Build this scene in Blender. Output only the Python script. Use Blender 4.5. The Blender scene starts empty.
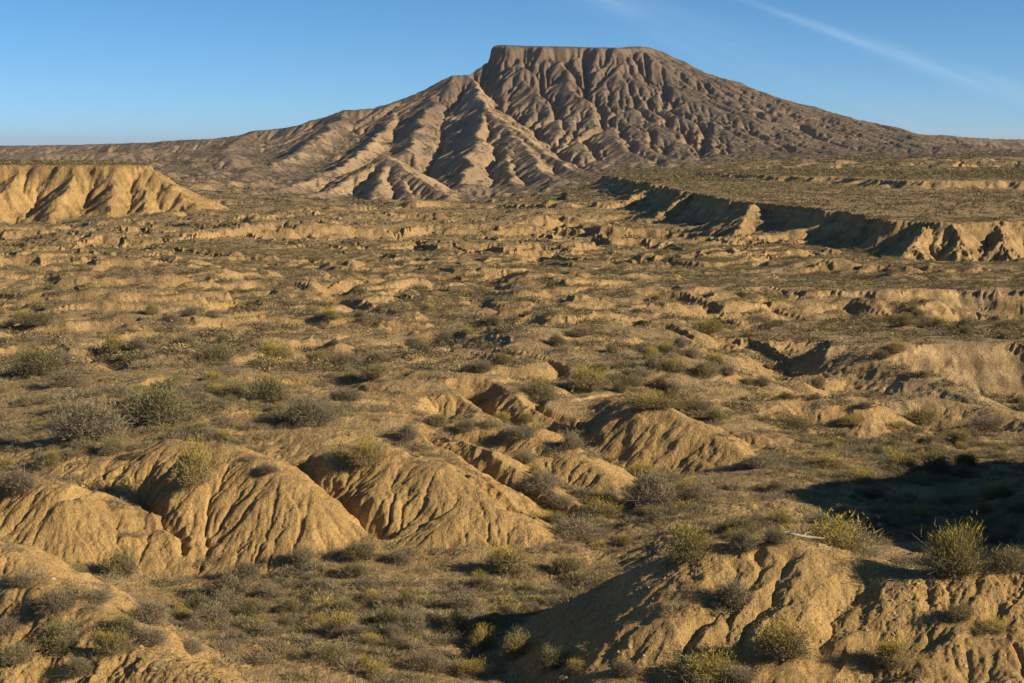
import bpy, math, random
import numpy as np
F32 = np.float32
rng = np.random.default_rng(7)
random.seed(7)
C = bpy.context.scene.collection

# ------------------------------------------------------------------ camera model (camera at the origin)
W_, H_, FPX = 1024, 683, 1500.0
HORIZON = 146.0
PITCH = math.atan((H_ / 2 - HORIZON) / FPX)
cp, sp = math.cos(PITCH), math.sin(PITCH)


def P(px, py, D):
    """world point at forward distance D seen at the photo's (px, py)"""
    u, v = (px - W_ / 2) / FPX, (H_ / 2 - py) / FPX
    k = D / (cp + sp * v)
    return (u * k, D, (cp * v - sp) * k)


def ray_t(px, py):
    u, v = (px - W_ / 2) / FPX, (H_ / 2 - py) / FPX
    k = 1 / (cp + sp * v)
    return u * k, (cp * v - sp) * k          # x/D, z/D


def to_px(x, y, z):
    zc = y * cp - z * sp
    return W_ / 2 + FPX * x / zc, H_ / 2 - FPX * (y * sp + z * cp) / zc


SUN_EL, SUN_BEHIND = math.radians(23), math.radians(20)
SUNDIR = np.array([math.cos(SUN_EL) * math.cos(SUN_BEHIND), -math.cos(SUN_EL) * math.sin(SUN_BEHIND), math.sin(SUN_EL)])


# ------------------------------------------------------------------ noise
def _hash(ix, iy, seed):
    h = (ix.astype(np.int64) * 374761393 + iy.astype(np.int64) * 668265263 + seed * 974711) & 0xFFFFFFFF
    h = ((h ^ (h >> 13)) * 1274126177) & 0xFFFFFFFF
    return (h ^ (h >> 16)).astype(np.uint32)


_TAB = {}


def _grad_tab(seed):
    if seed not in _TAB:
        r = np.random.default_rng(1000 + seed)
        a = r.uniform(0, 2 * np.pi, (256, 256))
        _TAB[seed] = (np.cos(a).astype(F32), np.sin(a).astype(F32), r.random((256, 256)).astype(F32), r.random((256, 256)).astype(F32))
    return _TAB[seed]


def perlin(x, y, seed=0):
    gx, gy, _, _ = _grad_tab(seed)
    x0f, y0f = np.floor(x), np.floor(y)
    fx, fy = (x - x0f).astype(F32), (y - y0f).astype(F32)
    x0, y0 = x0f.astype(np.int32) & 255, y0f.astype(np.int32) & 255
    x1, y1 = (x0 + 1) & 255, (y0 + 1) & 255
    u = fx * fx * fx * (fx * (fx * 6 - 15) + 10)
    v = fy * fy * fy * (fy * (fy * 6 - 15) + 10)
    a = gx[x0, y0] * fx + gy[x0, y0] * fy
    b = gx[x1, y0] * (fx - 1) + gy[x1, y0] * fy
    c = gx[x0, y1] * fx + gy[x0, y1] * (fy - 1)
    d = gx[x1, y1] * (fx - 1) + gy[x1, y1] * (fy - 1)
    ab = a + (b - a) * u
    return (ab + (c + (d - c) * u - ab) * v) * 1.5


def fbm(x, y, octs=4, seed=0, gain=.5, lac=2.03):
    s, a, f = 0, 1.0, 1.0
    for o in range(octs):
        s = s + a * perlin(x * f + 17.3 * o, y * f - 9.1 * o, seed + o)
        a *= gain
        f *= lac
    return s


def worley(x, y, seed=0):
    """F1 distance and a random value of the nearest cell"""
    _, _, rx, ry = _grad_tab(seed)
    x0, y0 = np.floor(x), np.floor(y)
    fx, fy = (x - x0).astype(F32), (y - y0).astype(F32)
    x0, y0 = x0.astype(np.int32), y0.astype(np.int32)
    best = np.full(fx.shape, 9., F32)
    sec = best.copy()
    for i in (-1, 0, 1):
        for j in (-1, 0, 1):
            cx, cy = (x0 + i) & 255, (y0 + j) & 255
            dx = i + rx[cx, cy] - fx
            dy = j + ry[cx, cy] - fy
            d = dx * dx + dy * dy
            sec = np.minimum(sec, np.maximum(d, best))
            best = np.minimum(best, d)
    return np.sqrt(best), np.sqrt(sec)


def sstep(a, b, x):
    t = np.clip((x - a) / (b - a), 0, 1)
    return t * t * (3 - 2 * t)


def smax(a, b, k):
    h = np.maximum(k - np.abs(a - b), 0) / k
    return np.maximum(a, b) + h * h * k * .25


def smin(a, b, k):
    return -smax(-a, -b, k)


def gully(x, y, dx, dy, seed):
    """stripes that run along the fall line; returns value and derivative"""
    _, _, rx, ry = _grad_tab(seed)
    x0f, y0f = np.floor(x), np.floor(y)
    fx, fy = (x - x0f).astype(F32), (y - y0f).astype(F32)
    x0, y0 = x0f.astype(np.int32), y0f.astype(np.int32)
    va = np.zeros(fx.shape, F32); sa = va.copy(); wt = va.copy()
    for i in (-1, 0, 1):
        for j in (-1, 0, 1):
            cx, cy = (x0 + i) & 255, (y0 + j) & 255
            ox = fx - i - rx[cx, cy]
            oy = fy - j - ry[cx, cy]
            w = np.exp(-2.2 * (ox * ox + oy * oy))
            m = (ox * dx + oy * dy) * F32(2 * np.pi) + rx[cy, cx] * 6.28
            va += np.cos(m) * w
            sa += np.sin(m) * w
            wt += w
    wt = np.maximum(wt, .05)
    return va / wt, -sa / wt * 6.28 * dx, -sa / wt * 6.28 * dy


# ------------------------------------------------------------------ polar height sheet
def geo(a, b, step):
    n = max(2, int(math.log(b / a) / step))
    return np.geomspace(a, b, n, endpoint=False)


Q = 1.0
Dr = np.concatenate([geo(9, 19, .006 * Q), geo(19, 62, .00125 * Q), geo(62, 240, .0026 * Q), geo(240, 520, .0034 * Q), geo(520, 1250, .005 * Q), geo(1250, 2900, .0016 * Q), geo(2900, 40000, .035), [40000.]])
tc = np.concatenate([np.linspace(-1.5, -.40, 70, endpoint=False), np.linspace(-.40, .40, int(1000 / Q), endpoint=False), np.linspace(.40, 1.5, 71)])
NR, NC = len(Dr), len(tc)
Y = np.repeat(Dr[:, None], NC, 1)
T = np.repeat(tc[None, :], NR, 0)
X = T * Y
print('grid', NR, NC, NR * NC)

ctrl = [  # (px, py, D): the lie of the land without its mounds and scarps
    (-500, 640, 24), (0, 640, 27), (-300, 480, 42), (170, 683, 27.2), (300, 612, 34.3), (450, 602, 34.6), (500, 648, 31.6), (560, 668, 29.8), (620, 680, 27.9), (850, 690, 26.3), (1100, 690, 26), (1400, 600, 30),
    (420, 582, 36.6), (260, 590, 37), (120, 585, 37.3), (600, 560, 39.2), (700, 512, 41.5), (800, 505, 42.5), (620, 500, 44), (900, 525, 41), (1010, 530, 41), (1200, 500, 42),
    (20, 560, 39.3), (100, 548, 40.1), (180, 558, 39.8), (270, 557, 40), (370, 540, 40.8), (450, 562, 39), (560, 556, 39.3), (215, 438, 45.6), (330, 441, 45.6), (420, 428, 48.8), (60, 470, 43.2), (150, 492, 42.6), (320, 480, 42.9), (412, 462, 45.3), (505, 462, 46.6), (580, 528, 41.8), (640, 492, 45), (560, 465, 50.5), (575, 458, 52), (600, 472, 51.8), (690, 474, 52.8), (620, 425, 57.5),
    (150, 440, 46), (100, 400, 53), (300, 432, 47), (330, 390, 57), (250, 350, 70), (400, 330, 80), (100, 320, 83), (0, 350, 70), (-200, 350, 70), (-300, 300, 100),
    (480, 440, 51.5), (560, 372, 65), (700, 380, 66), (800, 425, 61), (850, 462, 55), (750, 452, 54), (950, 440, 59), (900, 398, 74), (1050, 402, 73), (970, 400, 73.5), (845, 394, 74.5), (1250, 400, 70),
    (900, 331, 96), (870, 322, 106), (960, 322, 106), (1050, 316, 106), (900, 275, 118), (660, 301, 115), (600, 295, 117), (740, 307, 110), (800, 270, 140), (1100, 270, 130), (1300, 280, 120),
    (500, 300, 104), (200, 290, 115), (600, 290, 115), (400, 265, 165), (100, 260, 170), (700, 265, 160), (-200, 260, 170), (500, 240, 240), (200, 235, 270), (350, 215, 380), (550, 215, 390),
    (100, 228, 378), (215, 221, 400), (-200, 227, 380), (880, 262, 190), (1010, 272, 175), (750, 246, 250), (650, 233, 310), (1300, 262, 190), (1300, 235, 300),
    (500, 206, 750), (450, 208, 950), (250, 205, 800), (400, 206, 1150), (550, 204, 1150), (150, 175, 1300), (100, 160, 2200), (50, 152, 4500), (50, 148.6, 9000), (300, 198, 1150), (600, 201, 880), (-300, 170, 1500), (-300, 152, 4500),
    (900, 172, 620), (950, 160, 1100), (1000, 152, 2000), (1300, 165, 900), (1300, 152, 2500), (700, 150, 4500), (1000, 149, 5000), (1000, 147.5, 9000), (300, 147, 22000), (900, 147, 22000), (-300, 147, 22000), (1400, 147, 22000),
    (700, 168, 900), (760, 164, 1100), (650, 178, 800), (700, 161, 1900), (800, 157, 1900), (900, 154, 2000), (560, 176, 1700), (400, 203, 1350), (500, 202, 1450), (300, 200, 1300), (250, 180, 1400), (200, 170, 1600), (100, 156, 2400)]
cw = np.array([P(*c) for c in ctrl])
ca = np.stack([cw[:, 0] / cw[:, 1] * 3.0, np.log(cw[:, 1])], 1)


def tps(r2):
    return -np.sqrt(r2 + .0004)


n = len(ca)
# interpolate slope ratio z/D^0.5 so near and far features weigh alike
cval = cw[:, 2]
K = tps(((ca[:, None] - ca[None]) ** 2).sum(-1)) + np.eye(n) * -.0005
A = np.block([[K, np.c_[np.ones(n), ca]], [np.c_[np.ones(n), ca].T, np.zeros((3, 3))]])
sol = np.linalg.solve(A, np.r_[cval, 0, 0, 0])
gt, gl = np.linspace(-1.5, 1.5, 241), np.linspace(math.log(9), math.log(40001), 520)
GT, GL = np.meshgrid(gt * 3.0, gl)
gp = np.stack([GT.ravel(), GL.ravel()], 1)
gz = np.zeros(len(gp))
for i in range(n):
    gz += sol[i] * tps(((gp - ca[i]) ** 2).sum(1))
gz += sol[n] + gp @ sol[n + 1:n + 3]
gz = gz.reshape(GT.shape)
for _ in range(4):                             # soften the creases
    gz[1:-1] = .25 * gz[:-2] + .5 * gz[1:-1] + .25 * gz[2:]
    gz[:, 1:-1] = .25 * gz[:, :-2] + .5 * gz[:, 1:-1] + .25 * gz[:, 2:]


def bil(g, a0, a1, na, b0, b1, nb, a, b):
    fa = np.clip((a - a0) / (a1 - a0) * (na - 1), 0, na - 1.001)
    fb = np.clip((b - b0) / (b1 - b0) * (nb - 1), 0, nb - 1.001)
    ia, ib = fa.astype(int), fb.astype(int)
    fa, fb = fa - ia, fb - ib
    return (g[ia, ib] * (1 - fa) + g[ia + 1, ib] * fa) * (1 - fb) + (g[ia, ib + 1] * (1 - fa) + g[ia + 1, ib + 1] * fa) * fb


Z = bil(gz, gl[0], gl[-1], 520, -1.5, 1.5, 241, np.log(Y), np.clip(T, -1.5, 1.5))
BASE = Z.copy()
REGION = np.zeros(Z.shape, np.int8)           # 0 ground, others the named hills
STRENGTH = np.zeros(Z.shape, F32)             # how much a vertex belongs to a built hill (bare slopes)


def window(pts, reach):
    pts = np.asarray(pts)
    y0, y1 = pts[:, 1].min() - reach, pts[:, 1].max() + reach
    x0, x1 = pts[:, 0].min() - reach, pts[:, 0].max() + reach
    i0, i1 = np.searchsorted(Dr, max(y0, 9)), np.searchsorted(Dr, y1)
    ts = [x0 / max(y0, 9), x0 / y1, x1 / max(y0, 9), x1 / y1]
    j0, j1 = np.searchsorted(tc, min(ts)), np.searchsorted(tc, max(ts))
    return slice(max(i0, 0), max(i1, i0 + 1)), slice(max(j0, 0), max(j1, j0 + 1))


def warped(w, amp, scale, seed):
    x, y = X[w].astype(F32), Y[w].astype(F32)
    if amp:
        a = fbm(x / scale, y / scale, 3, seed) * amp
        b = fbm(x / scale + 50, y / scale + 31, 3, seed + 5) * amp
        x, y = x + a, y + b
    return x, y


def drop(r, slope, r0, w):
    """rounded crest, straight flank, then a concave foot"""
    rr = np.sqrt(r * r + w * w) - w
    return slope * (.65 * r0 * (1 - np.exp(-rr / r0)) + .35 * rr) if r0 else slope * rr


def apply(w, h, k, region):
    z0 = Z[w]
    z1 = smax(z0, h, k)
    if region:
        R = REGION[w]
        R[(h > z0 + .03 * k)] = region
        REGION[w] = R
    S = STRENGTH[w]
    STRENGTH[w] = np.maximum(S, sstep(-.1 * k, .6 * k, h - z0))
    Z[w] = z1


def ridge(crest, slope=.75, r0=0, w=.5, k=.4, reach=8, warp=(.25, 1.6), seed=3, region=0):
    pts = np.array([P(*c) for c in crest])
    win = window(pts, reach)
    x, y = warped(win, warp[0], warp[1], seed)
    h = np.full(x.shape, -1e4, F32)
    for a, b in zip(pts[:-1], pts[1:]):
        d = b[:2] - a[:2]
        L2 = max((d * d).sum(), 1e-6)
        s = np.clip(((x - a[0]) * d[0] + (y - a[1]) * d[1]) / L2, 0, 1)
        r = np.hypot(x - a[0] - s * d[0], y - a[1] - s * d[1])
        h = np.maximum(h, a[2] + s * (b[2] - a[2]) - drop(r, slope, r0, w))
    apply(win, h, k, region)


def poly_sd(x, y, pts):
    d = np.full(x.shape, 1e9, F32)
    ins = np.zeros(x.shape, bool)
    n = len(pts)
    for i in range(n):
        a, b = pts[i], pts[(i + 1) % n]
        e = b[:2] - a[:2]
        L2 = max((e * e).sum(), 1e-6)
        s = np.clip(((x - a[0]) * e[0] + (y - a[1]) * e[1]) / L2, 0, 1)
        d = np.minimum(d, np.hypot(x - a[0] - s * e[0], y - a[1] - s * e[1]))
        c = ((a[1] > y) != (b[1] > y)) & (x < (b[0] - a[0]) * (y - a[1]) / ((b[1] - a[1]) or 1e-9) + a[0])
        ins ^= c
    return np.where(ins, -d, d)


def plateau(edge, top=None, cap=.8, capw=.4, slope=.7, r0=0, k=.5, reach=30, warp=(1., 8.), seed=11, region=0, dome=0.):
    pts = np.array([P(*c) for c in edge])
    win = window(pts, reach)
    x, y = warped(win, warp[0], warp[1], seed)
    sd = poly_sd(x, y, pts)
    if top is None:                              # plane through the edge points
        G = np.c_[pts[:, 0], pts[:, 1], np.ones(len(pts))]
        co = np.linalg.lstsq(G, pts[:, 2], rcond=None)[0]
        zt = np.clip(co[0] * x + co[1] * y + co[2], pts[:, 2].min(), pts[:, 2].max())
    else:
        zt = top
    r = np.maximum(sd, 0)
    if callable(cap): cap = cap(x, y)
    if callable(slope): slope = slope(x, y)
    h = zt - cap * sstep(0, capw, r) - drop(np.maximum(r - capw * .5, 0), slope, r0, .01) + dome * sstep(0, 30, -sd)
    apply(win, h, k, region)
    return win, sd


# --- undulation of the open ground: hummocks, and low banks where the crust has broken
lod = np.log(Y).astype(F32)
xf, yf = X.astype(F32), Y.astype(F32)
und = fbm(xf / 23, yf / 23, 3, 21) * .55 * sstep(40, 90, yf) * (1 - sstep(700, 1500, yf))
und += fbm(xf / 90, yf / 90, 3, 25) * 1.6 * sstep(120, 300, yf) * (1 - sstep(4000, 9000, yf))
und += (np.abs(fbm(xf / 70, yf / 90, 4, 43)) * 9 - 3.5 + fbm(xf / 30, yf / 45, 3, 45) * 1.6) * sstep(800, 1300, yf) * (1 - sstep(2600, 4500, yf)) * (1 - .8 * sstep(.08, .16, T) * (1 - sstep(1500, 2000, yf)))
und += fbm(xf / 420, yf / 420, 4, 29) * 3 * sstep(1500, 2800, yf)
und -= (1.3 * sstep(60, 130, yf) + .6 * sstep(200, 400, yf)) * (1 - sstep(0, .085, np.abs(fbm(xf / 62, yf / 44, 3, 37)))) * (1 - sstep(700, 1300, yf))
und -= .5 * sstep(46, 60, yf) * (1 - sstep(0, .10, np.abs(fbm(xf / 17, yf / 13, 3, 39)))) * (1 - sstep(160, 300, yf))
und += fbm(xf / 5.5, yf / 5.5, 3, 33) * .22 * (1 - sstep(250, 500, yf))
und += np.maximum(fbm(xf / 3.1, yf / 3.1, 2, 35), 0) * .2 * sstep(52, 75, yf) * (1 - sstep(250, 500, yf))
Z += und


def banks(scale, height, seed, lo, hi, sharp=.05, thr=0.05):
    i = (Dr > lo) & (Dr < hi)
    x, y = xf[i], yf[i]
    wx = x + fbm(x / scale * 3, y / scale * 3, 2, seed + 7) * scale * .16
    wy = y + fbm(x / scale * 3 + 9, y / scale * 3, 2, seed + 9) * scale * .16
    m = fbm(wx / scale, wy / (scale * .7), 3, seed)
    fade = sstep(lo, lo * 1.3, y) * (1 - sstep(hi * .75, hi, y))
    st = sstep(thr - sharp, thr + sharp, m)
    # scarp facing one way only: the ground tilts gently back down behind the lip
    Z[i] += height * fade * (st - .9 * sstep(thr, thr + .9, m))
    s = np.abs(m - thr)
    STRENGTH[i] = np.maximum(STRENGTH[i], fade * (1 - sstep(sharp * .8, sharp * 1.5, s)) * .55)


banks(16, .5, 41, 56, 220, .06)
banks(31, .7, 47, 75, 420, .05, .1)
banks(75, 1.9, 53, 180, 900, .04, .05)
banks(150, 1.8, 59, 500, 1300, .05, .08)

# --- the far mesa
MESA, SPUR = 1, 15
kw = dict(reach=900, k=14, w=6, region=MESA)
ks = dict(reach=900, k=7, w=3, region=SPUR)
win_m, sd_m = plateau([(488, 47, 2440), (520, 45, 2420), (575, 45, 2415), (620, 46.5, 2425), (640, 48, 2450), (658, 51.5, 2475), (652, 51, 2530), (630, 48, 2640), (560, 46, 2680), (500, 46.5, 2620)],
        cap=lambda x, y: 8 * (1 - sstep(50, 170, x)) + 14 * sstep(-20, -38, x), capw=6, slope=lambda x, y: .6 + .7 * sstep(-35, -75, x), r0=170, k=6, reach=1100, warp=(14, 70), region=MESA)
ridge([(636, 48.5, 2450), (660, 51, 2470), (684, 59, 2480), (708, 71.5, 2500), (742, 89, 2520), (785, 107, 2540), (835, 123, 2560), (905, 132, 2600), (965, 136, 2650), (1040, 139, 2700), (1150, 143, 2750)], slope=.5, r0=240, warp=(16, 90), seed=61, **kw)
ridge([(486, 69, 2430), (470, 73, 2400), (452, 74, 2390), (437, 85, 2385), (424, 94, 2380), (402, 105, 2360), (345, 110, 2340), (300, 124, 2350), (250, 132, 2380), (200, 139, 2420), (100, 145, 2500)], slope=.55, r0=200, warp=(16, 90), seed=67, **kw)
ridge([(474, 78, 2390), (488, 108, 2120), (472, 150, 1800), (458, 188, 1560)], slope=.52, r0=0, warp=(10, 60), seed=71, **ks)
ridge([(488, 108, 2120), (545, 150, 1840), (608, 191, 1560)], slope=.55, r0=0, warp=(7, 60), seed=73, **ks)
ridge([(492, 112, 2090), (528, 150, 1800), (560, 191, 1550)], slope=.5, r0=0, warp=(9, 60), seed=76, **ks)
ridge([(500, 125, 2000), (508, 160, 1760), (515, 188, 1580)], slope=.5, r0=0, warp=(9, 60), seed=74, **ks)
ridge([(437, 90, 2380), (420, 120, 2110), (408, 150, 1860)], slope=.65, r0=120, warp=(10, 60), seed=75, **kw)
ridge([(400, 106, 2350), (378, 132, 2080), (352, 156, 1700), (300, 183, 1480), (275, 190, 1420)], slope=.62, r0=110, warp=(10, 60), seed=77, **ks)
ridge([(345, 112, 2340), (325, 130, 2120), (296, 152, 1850), (250, 172, 1600)], slope=.55, r0=110, warp=(10, 60), seed=79, **kw)
ridge([(250, 132, 2380), (225, 148, 2100), (190, 160, 1800)], slope=.4, r0=110, warp=(10, 60), seed=80, **kw)
ridge([(350, 169, 1480), (386, 155, 1500), (415, 172, 1420), (448, 194, 1340)], slope=.56, r0=0, warp=(6, 40), seed=81, **ks)
ridge([(386, 155, 1500), (378, 176, 1400), (370, 196, 1320)], slope=.56, r0=0, warp=(6, 40), seed=83, **ks)
ridge([(386, 155, 1500), (402, 177, 1410), (408, 197, 1330)], slope=.5, r0=0, warp=(6, 40), seed=82, **ks)
ridge([(386, 155, 1500), (348, 174, 1430), (322, 195, 1350)], slope=.5, r0=0, warp=(6, 40), seed=84, **ks)
ridge([(318, 172, 1480), (290, 186, 1400), (272, 194, 1350)], slope=.66, r0=90, warp=(6, 40), seed=85, **ks)
for q, (a, b, c) in enumerate([((520, 70, 2380), (545, 108, 2200), (592, 148, 2020)), ((560, 62, 2390), (590, 115, 2160), (640, 165, 1850)), ((600, 64, 2390), (640, 110, 2200), (690, 160, 1900)),
                               ((640, 66, 2420), (690, 110, 2250), (750, 152, 2020)), ((700, 82, 2480), (760, 120, 2300), (820, 150, 2100))]):
    ridge([a, b, c], slope=.55, r0=0, warp=(12, 70), seed=87 + q, **kw)


ridge([(200, 140, 2420), (110, 143.5, 2550), (20, 145, 2700), (-120, 146, 2900)], slope=.22, r0=0, warp=(30, 120), seed=95, k=8, w=8, reach=300)
ridge([(40, 153, 1900), (130, 151, 1950), (230, 152, 1900)], slope=.25, r0=0, warp=(30, 90), seed=96, k=6, w=5, reach=200)

# --- the left butte
BUTTE = 2
win_b, sd_b = plateau([(-420, 166, 440), (-60, 165.5, 452), (20, 165, 452), (70, 164.5, 448), (118, 165, 446), (150, 167, 452), (120, 161, 560), (-420, 161, 600)],
        cap=1.9, capw=.9, slope=.85, r0=26, k=2.2, reach=70, warp=(2.5, 14), region=BUTTE)
bk = dict(slope=.64, r0=0, k=1.6, w=.8, reach=30, warp=(1.2, 7), region=BUTTE)
ridge([(150, 168, 450), (165, 178, 444), (188, 196, 432), (226, 219, 414)], seed=101, **{**bk, 'slope': .5})
ridge([(118, 171, 446), (112, 195, 428), (106, 222, 408)], seed=102, **bk)
ridge([(78, 171, 446), (60, 195, 430), (50, 218, 414)], seed=103, **bk)
ridge([(20, 171, 450), (-4, 195, 432), (-10, 218, 416)], seed=104, **bk)
ridge([(140, 171, 450), (145, 196, 430), (152, 221, 410)], seed=105, **bk)

# --- the right-hand scarp
SCARP = 3
win_s, sd_s = plateau([(1500, 215, 210), (1100, 217, 203), (1015, 218, 198), (965, 221, 196), (925, 224, 197), (900, 222, 203), (868, 223, 214), (830, 215, 232), (792, 207, 258), (748, 200, 275), (722, 196, 300), (690, 190, 340),
         (655, 183, 420), (628, 178, 500), (606, 175, 600), (625, 172, 700), (800, 166, 800), (1500, 166, 800)], cap=1.0, capw=.6, slope=.55, r0=18, k=1.0, reach=60, warp=(3.4, 14), region=SCARP)
sk = dict(slope=.7, r0=0, k=.8, w=.4, reach=14, warp=(.7, 4), region=SCARP)
ridge([(752, 203, 268), (743, 217, 256), (732, 242, 239)], seed=111, **{**sk, 'slope': .47})
ridge([(762, 204, 272), (768, 222, 262), (776, 240, 252)], seed=112, **sk)
ridge([(925, 226, 197), (915, 240, 191), (905, 264, 184)], seed=113, **sk)
ridge([(952, 224, 196), (962, 245, 189), (975, 268, 183)], seed=114, **sk)
ridge([(1000, 221, 198), (1005, 245, 189), (1012, 268, 182)], seed=115, **sk)
ridge([(690, 191, 338), (668, 206, 325), (640, 226, 312)], seed=116, **sk)
ridge([(655, 184, 418), (630, 196, 400), (600, 207, 390)], seed=117, **sk)
# a second low step on the plateau
plateau([(1500, 182, 330), (1030, 179, 345), (960, 180, 345), (900, 182, 350), (860, 178, 400), (800, 176, 430), (700, 172, 560), (900, 168, 800), (1500, 168, 800)], cap=.6, capw=2.5, slope=.3, r0=6, k=.8, reach=40, warp=(7, 18), seed=121)

# --- low scarps of the middle ground
BANK = 4
plateau([(1300, 280, 110), (1030, 283, 108), (985, 285, 108.5), (930, 290, 108), (880, 294, 108), (820, 298, 108.5), (740, 296, 112), (660, 286, 117.5), (600, 281, 121), (588, 276, 130), (700, 264, 165), (1300, 262, 165)],
        cap=.35, capw=.2, slope=.62, r0=4, k=.5, reach=16, warp=(1.3, 5), seed=123, region=BANK)
plateau([(1300, 335, 80), (1030, 340, 78), (960, 340, 78.5), (900, 345, 77.5), (830, 345, 78), (790, 347, 79), (750, 340, 84), (740, 332, 92), (900, 322, 100), (1300, 320, 100)],
        cap=.3, capw=.15, slope=.7, r0=0, k=.3, reach=14, warp=(.45, 3), seed=127, region=BANK)
plateau([(340, 262, 168), (420, 264, 160), (360, 262, 163), (270, 256, 172), (180, 246, 195), (160, 243, 205), (200, 238, 240), (450, 246, 215)], cap=.3, capw=.2, slope=.6, r0=3, k=.5, reach=14, warp=(1.6, 6), seed=131)
plateau([(300, 276, 140), (240, 278, 136), (185, 280, 134), (170, 276, 142), (250, 272, 150), (320, 272, 150)], cap=.1, capw=.3, slope=.5, r0=3, k=.6, reach=14, warp=(1.2, 6), seed=132)
mk = dict(slope=.55, k=.35, w=.9, reach=7, warp=(.35, 1.8))
ridge([(860, 352, 77), (925, 375, 72.5), (990, 405, 68)], seed=133, region=BANK, **mk)
ridge([(735, 352, 78), (765, 366, 74), (800, 385, 70)], seed=137, **mk)
ridge([(845, 395, 66), (910, 396, 66), (980, 405, 64.5), (1040, 425, 61)], seed=138, region=BANK, **mk)
ridge([(40, 340, 73), (75, 338, 73), (105, 352, 69), (125, 362, 67)], seed=139, **mk)
ridge([(-20, 342, 72), (30, 342, 72), (50, 352, 69)], seed=140, **mk)
ridge([(170, 345, 73), (240, 342, 73), (330, 340, 74), (370, 345, 73)], seed=141, **mk)
ridge([(320, 372, 62), (375, 378, 60), (405, 392, 58), (432, 414, 55)], seed=142, **mk)
ridge([(430, 372, 64), (478, 375, 62.5), (500, 392, 60)], seed=143, **mk)
ridge([(520, 345, 75), (570, 342, 76), (600, 350, 74)], seed=144, **mk)
ridge([(600, 345, 76), (640, 340, 77), (690, 345, 76)], seed=145, **mk)
ridge([(180, 365, 62), (215, 364, 62), (240, 372, 60)], seed=146, **mk)
ridge([(720, 408, 62), (800, 396, 64), (860, 402, 63)], seed=147, **mk)

# --- the mounds of the foreground
fk = dict(k=.3, w=.8, reach=6, warp=(.2, 1.3))
M1, M2, M3, M4, M5, M6, M7, M8, M9, M10 = range(5, 15)
FORE = lambda R: (R >= M1) & (R <= M10)
ridge([(-80, 475, 42.5), (20, 478, 42), (70, 487, 41.2), (108, 505, 41), (132, 538, 40.2)], slope=.62, seed=151, region=M1, **fk)
ridge([(170, 440, 45), (225, 447, 44), (262, 461, 42.8), (282, 478, 41.8)], slope=.72, seed=152, region=M2, **fk)
ridge([(225, 447, 44), (205, 475, 42.3), (185, 520, 40.7)], slope=.75, seed=153, region=M2, **fk)
ridge([(262, 461, 42.8), (310, 495, 41.3), (362, 540, 40.1)], slope=.7, seed=154, region=M2, **fk)
ridge([(340, 452, 44.6), (385, 449, 44.6), (440, 468, 43), (500, 510, 41), (565, 552, 39.3)], slope=.72, seed=155, region=M3, **fk)
ridge([(385, 449, 44.6), (380, 490, 42.2), (374, 520, 41.2)], slope=.72, seed=156, region=M3, **fk)
ridge([(440, 468, 43), (455, 510, 41), (466, 545, 39.5)], slope=.6, seed=157, region=M3, **fk)
ridge([(405, 432, 48), (430, 433, 48), (480, 450, 46.5), (540, 490, 44), (602, 525, 41.9)], slope=.66, seed=158, region=M4, **fk)
ridge([(440, 424, 51), (490, 426, 50.5), (530, 430, 49.8), (580, 455, 47.7), (622, 488, 45.4)], slope=.68, seed=159, region=M5, **fk)
ridge([(530, 430, 49.8), (530, 455, 48), (520, 475, 46.8)], slope=.68, seed=160, region=M5, **fk)
ridge([(612, 397, 60), (655, 406, 55.8), (700, 424, 54), (738, 449, 52)], slope=.74, seed=161, region=M6, **fk)
ridge([(652, 406, 55.8), (664, 438, 54), (664, 470, 52.2)], slope=.62, seed=162, region=M6, **fk)
ridge([(470, 396, 60), (510, 393, 61), (540, 392, 62)], slope=.5, seed=163, region=M6, **fk)
nk = dict(k=.25, w=.6, reach=6, warp=(.16, 1.0))
nk['w'] = 1.1
ridge([(728, 548, 30.5), (790, 545, 30.3), (860, 560, 29.7), (893, 580, 29)], slope=.62, seed=164, region=M7, **nk)
ridge([(722, 548, 30.5), (686, 602, 28.8), (626, 671, 27.2)], slope=.7, seed=165, region=M7, **nk)
ridge([(772, 548, 30.2), (742, 595, 28.9), (692, 668, 27.2)], slope=.62, seed=173, region=M7, **nk)
ridge([(800, 548, 30), (800, 600, 28.4), (790, 655, 27)], slope=.62, seed=166, region=M7, **nk)
nk['w'] = .6
ridge([(893, 580, 29), (930, 573, 29), (985, 567, 29), (1060, 563, 29), (1250, 540, 29.5)], slope=.62, seed=167, region=M8, **nk)
ridge([(985, 570, 28.8), (960, 620, 27.4), (930, 660, 26.4), (900, 690, 25.6)], slope=.7, seed=168, region=M8, **nk)
ridge([(1040, 570, 28.6), (1010, 640, 26.8), (1000, 700, 25.2)], slope=.7, seed=169, region=M8, **nk)
ridge([(-200, 500, 29), (0, 544, 28), (50, 577, 27), (100, 614, 25.9), (140, 644, 25)], slope=.8, seed=170, region=M9, **nk)
ridge([(-100, 660, 23.6), (60, 652, 23.6), (130, 650, 23.5), (180, 664, 23), (225, 688, 22.2)], slope=.8, seed=171, region=M10, **nk)
def carve(line, depth, width, seed):
    pts = np.array([P(*c) for c in line])
    win = window(pts, width * 3)
    x, y = warped(win, .18, .9, seed)
    r = np.full(x.shape, 99., F32)
    for a, b in zip(pts[:-1], pts[1:]):
        d = b[:2] - a[:2]
        t = np.clip(((x - a[0]) * d[0] + (y - a[1]) * d[1]) / (d * d).sum(), 0, 1)
        r = np.minimum(r, np.hypot(x - a[0] - t * d[0], y - a[1] - t * d[1]))
    Z[win] -= depth * np.maximum(1 - r / width, 0)


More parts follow.
